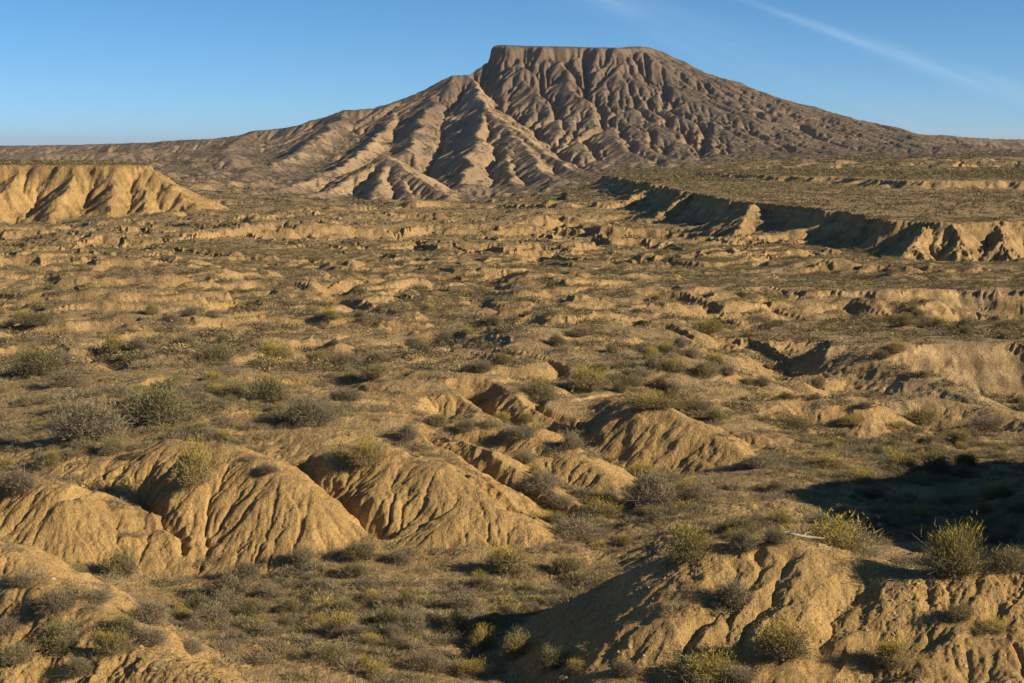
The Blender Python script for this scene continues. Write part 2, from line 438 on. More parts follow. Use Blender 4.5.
carve([(140, 470, 43.2), (146, 490, 42.2), (160, 525, 41), (185, 562, 39.6)], .3, .3, 181)
carve([(300, 448, 44.6), (322, 470, 43.2), (345, 497, 42), (385, 540, 40.4)], .38, .42, 182)
carve([(395, 440, 45.5), (430, 458, 44.6), (470, 482, 43.4), (520, 515, 41.6)], .45, .45, 183)
carve([(430, 436, 48.5), (480, 462, 46), (540, 496, 43.8), (570, 512, 42.6)], .5, .6, 184)
carve([(470, 424, 52), (440, 415, 54), (450, 395, 57)], .7, 1.0, 185)
carve([(560, 425, 55), (500, 408, 57.5), (470, 395, 61)], .9, 1.2, 186)
carve([(90, 495, 41.8), (70, 530, 40.6)], .25, .35, 187)
carve([(870, 575, 29.2), (835, 620, 28), (815, 670, 26.8)], .2, .5, 188)
carve([(800, 345, 81), (775, 365, 76), (785, 385, 73)], .8, 2., 190)
carve([(738, 572, 29.7), (715, 610, 28.6), (676, 664, 27.3)], .14, .3, 192)
carve([(760, 570, 29.8), (740, 612, 28.5), (708, 664, 27.3)], .14, .3, 193)
carve([(790, 572, 29.7), (768, 612, 28.5), (735, 660, 27.4)], .14, .34, 194)
# the slope beyond the frame's right edge that shades the hollow
ridge([(1290, 345, 47), (1340, 312, 41), (1430, 315, 36.5), (1600, 400, 31.5)], slope=.8, w=1., k=.8, reach=14, warp=(.6, 4), seed=172)

# --- gullies cut along the fall line
def grad(z):
    zt = np.gradient(z, tc, axis=1)
    zd = np.gradient(z, Dr, axis=0)
    gx = zt / Y
    return gx.astype(F32), (zd - T * gx).astype(F32)


def cut(lo, hi, waves, amp, full=.45, seed=0, pre=0):
    i = np.where((Dr > lo) & (Dr < hi))[0]
    sl = slice(i[0], i[-1] + 1)
    gx, gy = (g[sl] for g in GR)
    x, y = xf[sl], yf[sl]
    fade = (sstep(lo, lo * 1.25, y) * (1 - sstep(hi * .8, hi, y))).astype(F32)
    sl0 = np.hypot(gx, gy)
    mag = fade * sstep(.12, full, sl0) * np.where((REGION[sl] == M7) | (REGION[sl] == M9) | (REGION[sl] == M6), .5, np.where((REGION[sl] >= M1) & (REGION[sl] <= M5), .75, 1))
    idx = np.where(mag > .01)
    x, y, gx, gy, m = x[idx], y[idx], gx[idx].copy(), gy[idx].copy(), mag[idx]
    tot = np.zeros(x.shape, F32)
    for q, L in enumerate(waves):
        l = np.hypot(gx, gy) + 1e-5
        px, py = -gy / l, gx / l
        v, dx, dy = gully(x / L, y / L, px, py, 200 + seed + q)
        v = np.where(v < 0, -np.abs(v) ** .8, v * .8)
        a = amp * L * m * (.75 if q else 1.)
        tot += a * (v - .25)
        gx += amp * dx * .55 * m
        gy += amp * dy * .55 * m
    zz = Z[sl]
    zz[idx] += tot
    Z[sl] = zz



def erode(x0, x1, y0, y1, cell, iters, kf, rough, seed, talus=1.4, diff=.12, lip=.04, mex=.45, smooth=1):
    """wear the hills by running water: flow routing and stream incision on a square grid, the change is laid back on the sheet"""
    nx, ny = int((x1 - x0) / cell), int((y1 - y0) / cell)
    gx = x0 + cell * np.arange(nx)
    gy = y0 + cell * np.arange(ny)
    XX, YY = np.meshgrid(gx, gy)
    h0 = ground_z(XX, YY)
    nz = rough * (perlin(XX / (cell * 5), YY / (cell * 5), seed) + .7 * perlin(XX / (cell * 2.3), YY / (cell * 2.3), seed + 1)) + rough * .6 * np.random.default_rng(seed).random(h0.shape)
    h = h0 + nz
    N = nx * ny
    hard = sample(HARD, XX, YY)
    ii = np.arange(N).reshape(ny, nx)
    offs = [(-1, 0, 1.), (1, 0, 1.), (0, -1, 1.), (0, 1, 1.), (-1, -1, 1.414), (-1, 1, 1.414), (1, -1, 1.414), (1, 1, 1.414)]
    for it in range(iters):
        best = np.zeros(h.shape); rec = ii.copy(); dist = np.full(h.shape, cell)
        hp = np.pad(h, 1, mode='edge')
        for dy, dx, dl in offs:
            sl_ = (h - hp[1 + dy:1 + dy + ny, 1 + dx:1 + dx + nx]) / (cell * dl)
            b = sl_ > best
            jj = np.clip(np.arange(ny)[:, None] + dy, 0, ny - 1) * nx + np.clip(np.arange(nx)[None] + dx, 0, nx - 1)
            best = np.where(b, sl_, best); rec = np.where(b, jj, rec); dist = np.where(b, cell * dl, dist)
        order = np.argsort(-h.ravel(), kind='stable').tolist()
        rl = rec.ravel().tolist()
        acc = [1.0] * N
        for q in order:
            r = rl[q]
            if r != q:
                acc[r] += acc[q]
        f = (hard.ravel() * kf * np.minimum(np.array(acc), 4000.) ** mex / dist.ravel() * cell).tolist()
        hl = h.ravel().tolist()
        order.reverse()
        for q in order:
            r = rl[q]
            if r != q:
                k = f[q]
                hl[q] = (hl[q] + k * hl[r]) / (1 + k)
        h = np.array(hl).reshape(ny, nx)
        hp = np.pad(h, 1, mode='edge')
        lap = (hp[:-2, 1:-1] + hp[2:, 1:-1] + hp[1:-1, :-2] + hp[1:-1, 2:]) * .25 - h
        h += diff * lap
    dz = h - h0
    for _ in range(smooth):
        hp = np.pad(dz, 1, mode='edge')
        dz = (hp[:-2, 1:-1] + hp[2:, 1:-1] + hp[1:-1, :-2] + hp[1:-1, 2:]) * .125 + dz * .5
    # fade at the rim of the grid
    ex = np.minimum(np.arange(nx), nx - 1 - np.arange(nx)) / nx
    ey = np.minimum(np.arange(ny), ny - 1 - np.arange(ny)) / ny
    dz *= sstep(0, .06, ex)[None] * sstep(0, .06, ey)[:, None]
    i = np.where((Dr > y0) & (Dr < y1))[0]
    sl_ = slice(i[0], i[-1] + 1)
    x, y = X[sl_], Y[sl_]
    m = np.where((x > x0) & (x < x1))
    add = bil(dz, y0, gy[-1], ny, x0, gx[-1], nx, y[m], x[m])
    zz = Z[sl_]
    zz[m] += add
    Z[sl_] = zz
    print('eroded', nx, ny, float(dz.min()), float(dz.mean()))


def sample(F, x, y):
    i = np.clip(np.searchsorted(Dr, y), 0, NR - 1)
    j = np.clip(np.searchsorted(tc, np.asarray(x) / y), 0, NC - 1)
    return F[i, j]


def ground_z(x, y):
    """height of the ground at (x, y)"""
    x, y = np.asarray(x, float), np.asarray(y, float)
    t = x / y
    i = np.clip(np.searchsorted(Dr, y) - 1, 0, NR - 2)
    j = np.clip(np.searchsorted(tc, t) - 1, 0, NC - 2)
    a = np.clip((y - Dr[i]) / (Dr[i + 1] - Dr[i]), 0, 1)
    b = np.clip((t - tc[j]) / (tc[j + 1] - tc[j]), 0, 1)
    return (Z[i, j] * (1 - a) + Z[i + 1, j] * a) * (1 - b) + (Z[i, j + 1] * (1 - a) + Z[i + 1, j + 1] * a) * b


HARD = np.ones(Z.shape, F32)
HARD[win_b] = np.where(sd_b < 1.2, .05, 1)
HARD[REGION == BANK] = .45
HARD[(REGION == M7) | (REGION == M6)] = .4
HARD[REGION == SPUR] = .6
HARD[win_s] = np.where(sd_s < .7, .08, 1)
GR = grad(Z)
cut(150, 700, [9, 4.5], .08, .45, 10)
cut(58, 200, [2.6, 1.3], .06, .45, 20)
cut(19, 75, [.62, .3, .16], .06, .5, 30)
HARD[win_m] = np.where(sd_m < 2, .1, 1)
erode(-1100, 1050, 1250, 2860, 3.3, 26, .052, .5, 301, smooth=0, diff=.012, mex=.43)
erode(-190, -66, 395, 520, .4, 12, .035, .09, 302, smooth=0)
erode(5, 110, 160, 440, .45, 10, .032, .09, 303, smooth=0)
erode(-62, 62, 58, 172, .33, 10, .032, .06, 305, smooth=0)
erode(-180, 10, 165, 560, .9, 10, .032, .15, 306, smooth=0)
erode(-420, 260, 540, 1320, 2.6, 10, .035, .4, 307, smooth=0)
erode(-19, 26, 21.5, 60, .066, 12, .02, .014, 304, smooth=0, diff=.03)
GR = grad(Z)
cut(900, 4000, [14, 7], .045, .4, 2)

# --- clods and crust
i = Dr < 75
x, y = xf[i], yf[i]
GR = grad(Z)
slope_now = np.hypot(*GR)
f1, f2 = worley(x * 4.2, y * 4.2, 51)
g1, g2 = worley(x * 9.5, y * 9.5, 57)
rough = (.35 + .65 * sstep(-.2, .5, fbm(x / 1.7, y / 1.7, 2, 61))) * np.where((REGION[i] >= M1) & (REGION[i] <= M7), .6, 1.)
fade = 1 - sstep(50, 75, y)
Z[i] += fade * rough * (np.minimum(f2 - f1, .3) * .075 * (.4 + sstep(.2, .6, slope_now[i])) + np.minimum(g2 - g1, .4) * .05 + fbm(x * 2.3, y * 2.3, 4, 63) * .05)
i = (Dr > 60) & (Dr < 600)
x, y = xf[i], yf[i]
Z[i] += fbm(x / 1.9, y / 1.9, 3, 65) * .12 * sstep(60, 110, y)

GR = grad(Z)
SLOPE = np.hypot(*GR).astype(F32)
NRM = np.stack([-GR[0], -GR[1], np.ones_like(GR[0])], -1)
NRM /= np.linalg.norm(NRM, axis=-1, keepdims=True)

# how bare the clay lies: steep flanks and the crests of the mounds
pat = fbm(xf / 7, yf / 7, 4, 71)
pat2 = fbm(xf / (yf * .06), yf / (yf * .06) + lod * 10, 3, 75)
BARE = np.clip(np.maximum(sstep(.28, .55, SLOPE), STRENGTH * sstep(.12, .35, SLOPE)) + .22 * pat, 0, 1).astype(F32)
BARE = np.where((REGION == MESA) | (REGION == SPUR), np.clip(sstep(.34, .78, SLOPE) + .3 * fbm(xf / 60, yf / 60, 3, 77), 0, 1) * (1 - .8 * sstep(420, 700, xf)) * np.where(REGION == MESA, .72, .9), BARE)
BARE = np.where(REGION == M9, BARE * .72, BARE)
BARE = np.where((T > .26) & (yf > 30) & (yf < 62) & (REGION == 0), BARE * .35, BARE)
near_m = FORE(REGION) & (REGION != M9)
BARE = np.where(near_m, np.clip(np.maximum(BARE, STRENGTH * (.35 + .57 * sstep(.12, .34, SLOPE))), 0, 1), BARE)


# ------------------------------------------------------------------ helpers for meshes and materials
def fast_mesh(name, co, quads, attrs=None, smooth=True, normals=None, tri=False):
    me = bpy.data.meshes.new(name)
    k = 3 if tri else 4
    nf = len(quads)
    me.vertices.add(len(co))
    me.vertices.foreach_set('co', np.ascontiguousarray(co, F32).ravel())
    me.loops.add(nf * k)
    me.loops.foreach_set('vertex_index', np.ascontiguousarray(quads, np.int32).ravel())
    me.polygons.add(nf)
    me.polygons.foreach_set('loop_start', np.arange(0, nf * k, k, dtype=np.int32))
    me.polygons.foreach_set('use_smooth', np.full(nf, smooth))
    for an, (typ, data) in (attrs or {}).items():
        at = me.attributes.new(an, typ, 'POINT')
        at.data.foreach_set({'FLOAT': 'value', 'FLOAT_COLOR': 'color'}[typ], np.ascontiguousarray(data, F32).ravel())
    me.update()
    if normals is not None:
        me.normals_split_custom_set_from_vertices(np.ascontiguousarray(normals, F32))
    return me


class NT:
    def __init__(s, name):
        s.m = bpy.data.materials.new(name)
        s.m.use_nodes = True
        s.t = s.m.node_tree
        s.t.nodes.clear()

    def n(s, typ, **kw):
        nd = s.t.nodes.new(typ)
        for k, v in kw.items():
            if k.startswith('i_'):
                nd.inputs[int(k[2:]) if k[2:].isdigit() else k[2:].replace('_', ' ')].default_value = v
            else:
                setattr(nd, k, v)
        return nd

    def l(s, a, b):
        s.t.links.new(a, b)

    def noise(s, vec, scale, detail=4, rough=.6, dist=0.):
        nd = s.n('ShaderNodeTexNoise')
        nd.inputs['Scale'].default_value = scale
        nd.inputs['Detail'].default_value = detail
        nd.inputs['Roughness'].default_value = rough
        nd.inputs['Distortion'].default_value = dist
        s.l(vec, nd.inputs['Vector'])
        return nd.outputs['Fac']

    def ramp(s, fac, a, b, lo=0., hi=1.):
        nd = s.n('ShaderNodeMapRange', interpolation_type='SMOOTHSTEP')
        for k, v in zip(('From Min', 'From Max', 'To Min', 'To Max'), (a, b, lo, hi)):
            nd.inputs[k].default_value = v
        s.l(fac, nd.inputs['Value'])
        return nd.outputs['Result']

    def math(s, op, a, b=None):
        nd = s.n('ShaderNodeMath', operation=op)
        for k, v in enumerate((a, b)):
            if v is None: continue
            if isinstance(v, (int, float)): nd.inputs[k].default_value = v
            else: s.l(v, nd.inputs[k])
        return nd.outputs[0]

    def mix(s, fac, a, b, mode='MIX'):
        nd = s.n('ShaderNodeMix', data_type='RGBA', blend_type=mode)
        for k, v in ((0, fac), (6, a), (7, b)):
            if isinstance(v, (int, float)): nd.inputs[k].default_value = v
            elif isinstance(v, tuple): nd.inputs[k].default_value = (*v, 1)
            else: s.l(v, nd.inputs[k])
        return nd.outputs[2]


def clay_material():
    s = NT('clay_ground')
    pos = s.n('ShaderNodeNewGeometry').outputs['Position']
    bare = s.n('ShaderNodeAttribute', attribute_name='bare').outputs['Fac']
    tint = s.n('ShaderNodeAttribute', attribute_name='tint').outputs['Color']
    crust = s.n('ShaderNodeAttribute', attribute_name='crust').outputs['Color']
    far = s.n('ShaderNodeAttribute', attribute_name='scale').outputs['Fac']
    # the grain grows with the size of the hill it lies on
    v = s.n('ShaderNodeVectorMath', operation='SCALE')
    s.l(pos, v.inputs[0]); s.l(far, v.inputs['Scale'])
    vec = v.outputs[0]
    n1 = s.noise(vec, .9, 5, .65)
    n2 = s.noise(vec, 6., 5, .7)
    n3 = s.noise(vec, 24., 4, .75)
    n4 = s.noise(vec, 85., 3, .7)
    clay = s.mix(s.ramp(n1, .3, .7), s.mix(1., tint, (.80, .78, .78), 'MULTIPLY'), s.mix(1., tint, (1.12, 1.10, 1.06), 'MULTIPLY'))
    clay = s.mix(s.ramp(n2, .38, .68, 0, .7), clay, s.mix(1., tint, (.72, .66, .60), 'MULTIPLY'))
    n5 = s.noise(vec, 2.6, 6, .75, .4)
    cr = s.mix(s.ramp(n5, .35, .65), crust, s.mix(1., tint, (.78, .78, .80), 'MULTIPLY'))
    cr = s.mix(s.ramp(n2, .46, .66, 0, .75), cr, s.mix(1., crust, (.52, .54, .52), 'MULTIPLY'))
    m = s.math('ADD', bare, s.math('MULTIPLY', s.math('SUBTRACT', n2, .5), .9))
    col = s.mix(s.ramp(m, .35, .7), cr, clay)
    col = s.mix(s.ramp(n3, .47, .66, 0, .62), col, s.mix(1., col, (.42, .38, .34), 'MULTIPLY'))
    col = s.mix(s.ramp(n4, .56, .72, 0, .55), col, s.mix(1., col, (.40, .38, .36), 'MULTIPLY'))
    col = s.mix(s.ramp(n4, .40, .28, 0, .5), col, s.mix(1., col, (1.35, 1.35, 1.4), 'MULTIPLY'))
    b = s.n('ShaderNodeBsdfPrincipled')
    b.inputs['Roughness'].default_value = .95
    b.inputs['Specular IOR Level'].default_value = .12
    s.l(col, b.inputs['Base Color'])
    bp1 = s.n('ShaderNodeBump'); bp1.inputs['Strength'].default_value = .8
    inv = s.math('DIVIDE', .12, far)
    s.l(inv, bp1.inputs['Distance'])
    hgt = s.math('ADD', s.math('ADD', s.math('MULTIPLY', n2, .65), s.math('MULTIPLY', n3, .4)), s.math('MULTIPLY', n4, .12))
    s.l(hgt, bp1.inputs['Height'])
    s.l(bp1.outputs[0], b.inputs['Normal'])
    o = s.n('ShaderNodeOutputMaterial')
    s.l(b.outputs[0], o.inputs['Surface'])
    return s.m


CLAY = clay_material()

# colours of the earth itself, by place
ochre, buff, pale, rose = (np.array(c) for c in ((.475, .312, .122), (.44, .295, .13), (.45, .32, .165), (.30, .215, .13)))
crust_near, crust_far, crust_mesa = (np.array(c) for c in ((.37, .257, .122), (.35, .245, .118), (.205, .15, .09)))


def mixw(a, b, w):
    return a + (b - a) * w[..., None]


TINT = np.broadcast_to(ochre, Z.shape + (3,)).astype(F32).copy()
TINT = mixw(TINT, buff, sstep(44, 75, yf))
TINT = mixw(TINT, pale, ((REGION == BANK) * .8 + .0) * sstep(-.2, .3, fbm(xf / 9, yf / 9, 2, 81)))
TINT = mixw(TINT, ochre * np.array([1.0, .98, .95]), ((REGION == BUTTE) * .9))
TINT = mixw(TINT, rose, sstep(900, 1500, yf))
TINT = mixw(TINT, np.array((.43, .30, .165)), ((REGION == MESA) * (1 - sstep(-5, 60, Z + 12 * fbm(xf / 120, yf / 120, 2, 83))) * .6 + (REGION == SPUR) * .95))
TINT = mixw(TINT, np.array((.225, .16, .105)), (REGION == MESA) * sstep(25, 100, Z) * .85)
TINT = mixw(TINT, buff * 1.0, .4 * sstep(300, 600, yf) * (1 - sstep(900, 1500, yf)))
for reg, thick in ((BUTTE, 1.6), (SCARP, 1.1), (BANK, .5), (MESA, 11.), (SPUR, 9.)):
    bed = perlin(Z / thick + .4 * fbm(xf / (thick * 14), yf / (thick * 14), 2, 85), xf / (thick * 60), 86)   # beds of silt and marl
    TINT *= 1 + ((REGION == reg) * .22 * bed)[..., None] * np.array([1, 1.05, 1.15], F32)
CRUST = np.broadcast_to(crust_near, Z.shape + (3,)).astype(F32).copy()
CRUST = mixw(CRUST, crust_far, sstep(50, 140, yf))
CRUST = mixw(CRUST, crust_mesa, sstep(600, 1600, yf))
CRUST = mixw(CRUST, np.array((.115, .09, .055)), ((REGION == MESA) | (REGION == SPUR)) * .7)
SCALE = (1.0 / np.clip(yf / 34, .8, 45) ** .85).astype(F32)

CO = np.stack([X, Y, Z], -1).reshape(-1, 3)
idx = np.arange(NR * NC).reshape(NR, NC)
QUADS = np.stack([idx[:-1, :-1], idx[:-1, 1:], idx[1:, 1:], idx[1:, :-1]], -1).reshape(-1, 4)
FREG = REGION[:-1, :-1].reshape(-1)


def land(name, region, label, cat):
    q = QUADS[FREG == region]
    used, inv = np.unique(q, return_inverse=True)
    at = {'bare': ('FLOAT', BARE.reshape(-1)[used]), 'scale': ('FLOAT', SCALE.reshape(-1)[used]),
          'tint': ('FLOAT_COLOR', np.c_[TINT.reshape(-1, 3)[used], np.ones(len(used))]), 'crust': ('FLOAT_COLOR', np.c_[CRUST.reshape(-1, 3)[used], np.ones(len(used))])}
    me = fast_mesh(name, CO[used], inv.reshape(-1, 4), at, True, NRM.reshape(-1, 3)[used])
    me.materials.append(CLAY)
    o = bpy.data.objects.new(name, me)
    C.objects.link(o)
    o['kind'] = 'structure'; o['label'] = label; o['category'] = cat
    return o


land('ground', 0, 'dry clay plain with low scrub reaching the horizon', 'ground')
land('mesa', MESA, 'big flat topped gullied mesa rising on the horizon', 'mesa')
land('spur', SPUR, 'sunlit tan spurs and pyramid foothills below the left shoulder of the mesa', 'spur')
land('butte', BUTTE, 'golden flat topped butte at the left edge of the plain', 'butte')
land('scarp', SCARP, 'long plateau on the right with a shaded gullied scarp', 'scarp')
land('bank', BANK, 'pale eroded clay banks in the right middle distance', 'bank')
for r, lab in ((M1, 'low ochre mound at the left edge before the bushes'), (M2, 'rounded ochre mound with deep rills and a dark crack on its left'), (M3, 'ochre mound with a long smooth right flank beside the rilled mound'),
               (M4, 'long low clay ridge just behind the smooth flanked mound'), (M5, 'rounded clay mound between two gullies, behind the long ridge'), (M6, 'mound with a dark shaded left face and a lit rilled nose'),
               (M7, 'near right mound with shaded left slope and diagonal ribs'), (M8, 'crumbling near mound at the bottom right corner under a round bush'),
               (M9, 'near left slope dotted with grey scrub'), (M10, 'smooth bare clay hump at the bottom left corner')):
    land('mound', r, lab, 'mound')


def hit(px, py):
    """where the view ray through (px, py) first meets the ground"""
    u, w = ray_t(px, py)
    j = min(max(np.searchsorted(tc, u), 0), NC - 1)
    k = np.argmax(Z[:, j] >= w * Dr)
    return u * Dr[k], Dr[k], Z[k, j]

# ------------------------------------------------------------------ plants
def leaf_material(name, twig, mid, tip):
    s = NT(name)
    a = s.n('ShaderNodeAttribute', attribute_name='tip').outputs['Fac']
    rnd = s.n('ShaderNodeObjectInfo').outputs['Random']
    col = s.mix(s.ramp(a, .15, .55), twig, mid)
    col = s.mix(s.ramp(a, .6, .95), col, tip)
    hs = s.n('ShaderNodeHueSaturation')
    s.l(col, hs.inputs['Color'])
    s.l(s.ramp(rnd, 0, 1, .8, 1.15), hs.inputs['Value'])
    d = s.n('ShaderNodeBsdfDiffuse'); t = s.n('ShaderNodeBsdfTranslucent')
    s.l(hs.outputs[0], d.inputs[0]); s.l(hs.outputs[0], t.inputs[0])
    mx = s.n('ShaderNodeMixShader'); mx.inputs[0].default_value = .18
    s.l(d.outputs[0], mx.inputs[1]); s.l(t.outputs[0], mx.inputs[2])
    o = s.n('ShaderNodeOutputMaterial')
    s.l(mx.outputs[0], o.inputs['Surface'])
    return s.m


LEAF = {'yellow': leaf_material('yellow_shrub', (.31, .25, .165), (.35, .275, .09), (.52, .375, .05)),
        'olive': leaf_material('olive_shrub', (.27, .22, .14), (.225, .19, .08), (.33, .265, .09)),
        'grey': leaf_material('grey_shrub', (.29, .23, .15), (.265, .212, .125), (.32, .26, .14)),
        'brush': leaf_material('brown_brush', (.17, .13, .08), (.155, .125, .065), (.235, .19, .095)),
        'dry': leaf_material('dry_grass', (.38, .29, .15), (.46, .35, .17), (.52, .40, .19))}


def wood_material():
    s = NT('weathered_twig')
    pos = s.n('ShaderNodeTexCoord').outputs['Object']
    f = s.noise(pos, 30, 4)
    b = s.n('ShaderNodeBsdfPrincipled'); b.inputs['Roughness'].default_value = .9
    s.l(s.mix(s.ramp(f, .3, .7), (.15, .115, .08), (.30, .245, .18)), b.inputs['Base Color'])
    o = s.n('ShaderNodeOutputMaterial'); s.l(b.outputs[0], o.inputs['Surface'])
    return s.m


WOOD = wood_material()


def blades(pos, dirs, length, width, r):
    """thin tapering leaves: one triangle each"""
    n = len(pos)
    dirs = dirs / np.linalg.norm(dirs, axis=1, keepdims=True)
    side = np.cross(dirs, r.normal(size=(n, 3)))
    side /= np.linalg.norm(side, axis=1, keepdims=True) + 1e-9
    w = (width * r.uniform(.6, 1.3, n))[:, None] * side
    l = (length * r.uniform(.55, 1.25, n))[:, None] * dirs
    V = np.stack([pos - w, pos + w, pos + l], 1).reshape(-1, 3)
    return V, np.arange(3 * n).reshape(-1, 3)


def tube(pts, r0, r1, sides=5):
    pts = np.asarray(pts, float)
    V, Fq = [], []
    for k, p in enumerate(pts):
        d = pts[min(k + 1, len(pts) - 1)] - pts[max(k - 1, 0)]
        d /= np.linalg.norm(d) + 1e-9
        a = np.cross(d, (.3, .9, .2)); a /= np.linalg.norm(a)
        b = np.cross(d, a)
        rr = r0 + (r1 - r0) * k / (len(pts) - 1)
        for q in range(sides):
            an = 2 * math.pi * q / sides
            V.append(p + rr * (math.cos(an) * a + math.sin(an) * b))
    for k in range(len(pts) - 1):
        for q in range(sides):
            i, j = k * sides + q, k * sides + (q + 1) % sides
            Fq.append((i, j, j + sides, i + sides))
    return np.array(V), np.array(Fq)


def join(parts):
    Vs, Fs, o = [], [], 0
    for V, F in parts:
        Vs.append(V); Fs.append(F + o); o += len(V)
    return np.concatenate(Vs), np.concatenate(Fs)


def shrub_meshes(kind, seed, n_clump=46, n_blade=9000):
    """unit shrub: about 1 wide (radius .5) and 1 tall"""
    r = np.random.default_rng(seed)
    az = r.uniform(0, 2 * np.pi, n_clump)
    el = np.arcsin(r.uniform(.05, 1, n_clump))
    rad = r.uniform(.62, 1.05, n_clump) * (1 + .18 * np.sin(az * 2 + seed) + .12 * np.sin(az * 3 + 2 * seed))
    cl = np.stack([.46 * rad * np.cos(az) * np.cos(el), .46 * rad * np.sin(az) * np.cos(el), .08 + .72 * rad * np.sin(el)], 1)
    w = r.uniform(.4, 1.3, n_clump)
    which = r.choice(n_clump, n_blade, p=w / w.sum())
    base = cl[which]
    up = {'yellow': .6, 'olive': .45, 'grey': .2, 'dry': .9}[kind]
    along = r.uniform(.35, 1.0, n_blade)[:, None]
    pos = base * along + r.normal(size=(n_blade, 3)) * np.array([.075, .075, .07]) * (.5 + along)
    pos[:, 2] = np.maximum(pos[:, 2], .01)
    dirs = base * 1.3 + np.array([0, 0, up * .6]) + r.normal(size=(n_blade, 3)) * .5
    ln = np.where(r.random(n_blade) < .25, .15, .085)
    V, F = blades(pos, dirs, ln, np.full(n_blade, .0065), r)
    hgt = pos[:, 2] / .8
    tip = np.clip(.18 + .55 * hgt * along[:, 0] + r.normal(size=n_blade) * .16 + (w[which] - .85) * .25, 0, 1)
    tips = np.repeat(tip, 3); tips[2::3] = np.clip(tips[2::3] + .18, 0, 1)
    fol = fast_mesh('foliage_' + kind, V, F, {'tip': ('FLOAT', tips)}, False, None, True)
    fol.materials.append(LEAF[kind])
    tb = []
    for k in range(n_clump):
        e = cl[k]
        m = e * .5 + np.array([0, 0, -.05 * e[2]]) + r.normal(size=3) * .03
        root = np.array([r.normal() * .04, r.normal() * .04, -.12])
        tb.append(tube([root, m, e * .97], .014, .004, 4))
        for _ in range(2):
            q = m + r.normal(size=3) * .16 + e * .35
            tb.append(tube([m, (m + q) / 2 + r.normal(size=3) * .02, q], .007, .003, 3))
    V, F = join(tb)
    st = fast_mesh('stem', V, F)
    st.materials.append(WOOD)
    return fol, st


TEMPL = {k: [shrub_meshes(k, 10 * q + s) for s in (1, 2, 3)] for q, k in enumerate(('yellow', 'olive', 'grey'))}


def place_shrub(x, y, width, height, kind, label, group, var=0, depth=None, rz=None):
    fol, st = TEMPL[kind][var % 3]
    root = bpy.data.objects.new('shrub', None)
    root.empty_display_size = .2
    C.objects.link(root)
    root.location = (x, y, float(ground_z(x, y)) - .02)
    root.scale = (width, depth or min(width, 1.3), height / .92)
    root['label'] = label; root['category'] = 'shrub'; root['group'] = group
    for nm, me in (('foliage', fol), ('stem', st)):
        o = bpy.data.objects.new(nm, me)
        C.objects.link(o)
        o.parent = root
        o.rotation_euler = (0, 0, rz if rz is not None else random.uniform(0, 6.28))
    return root


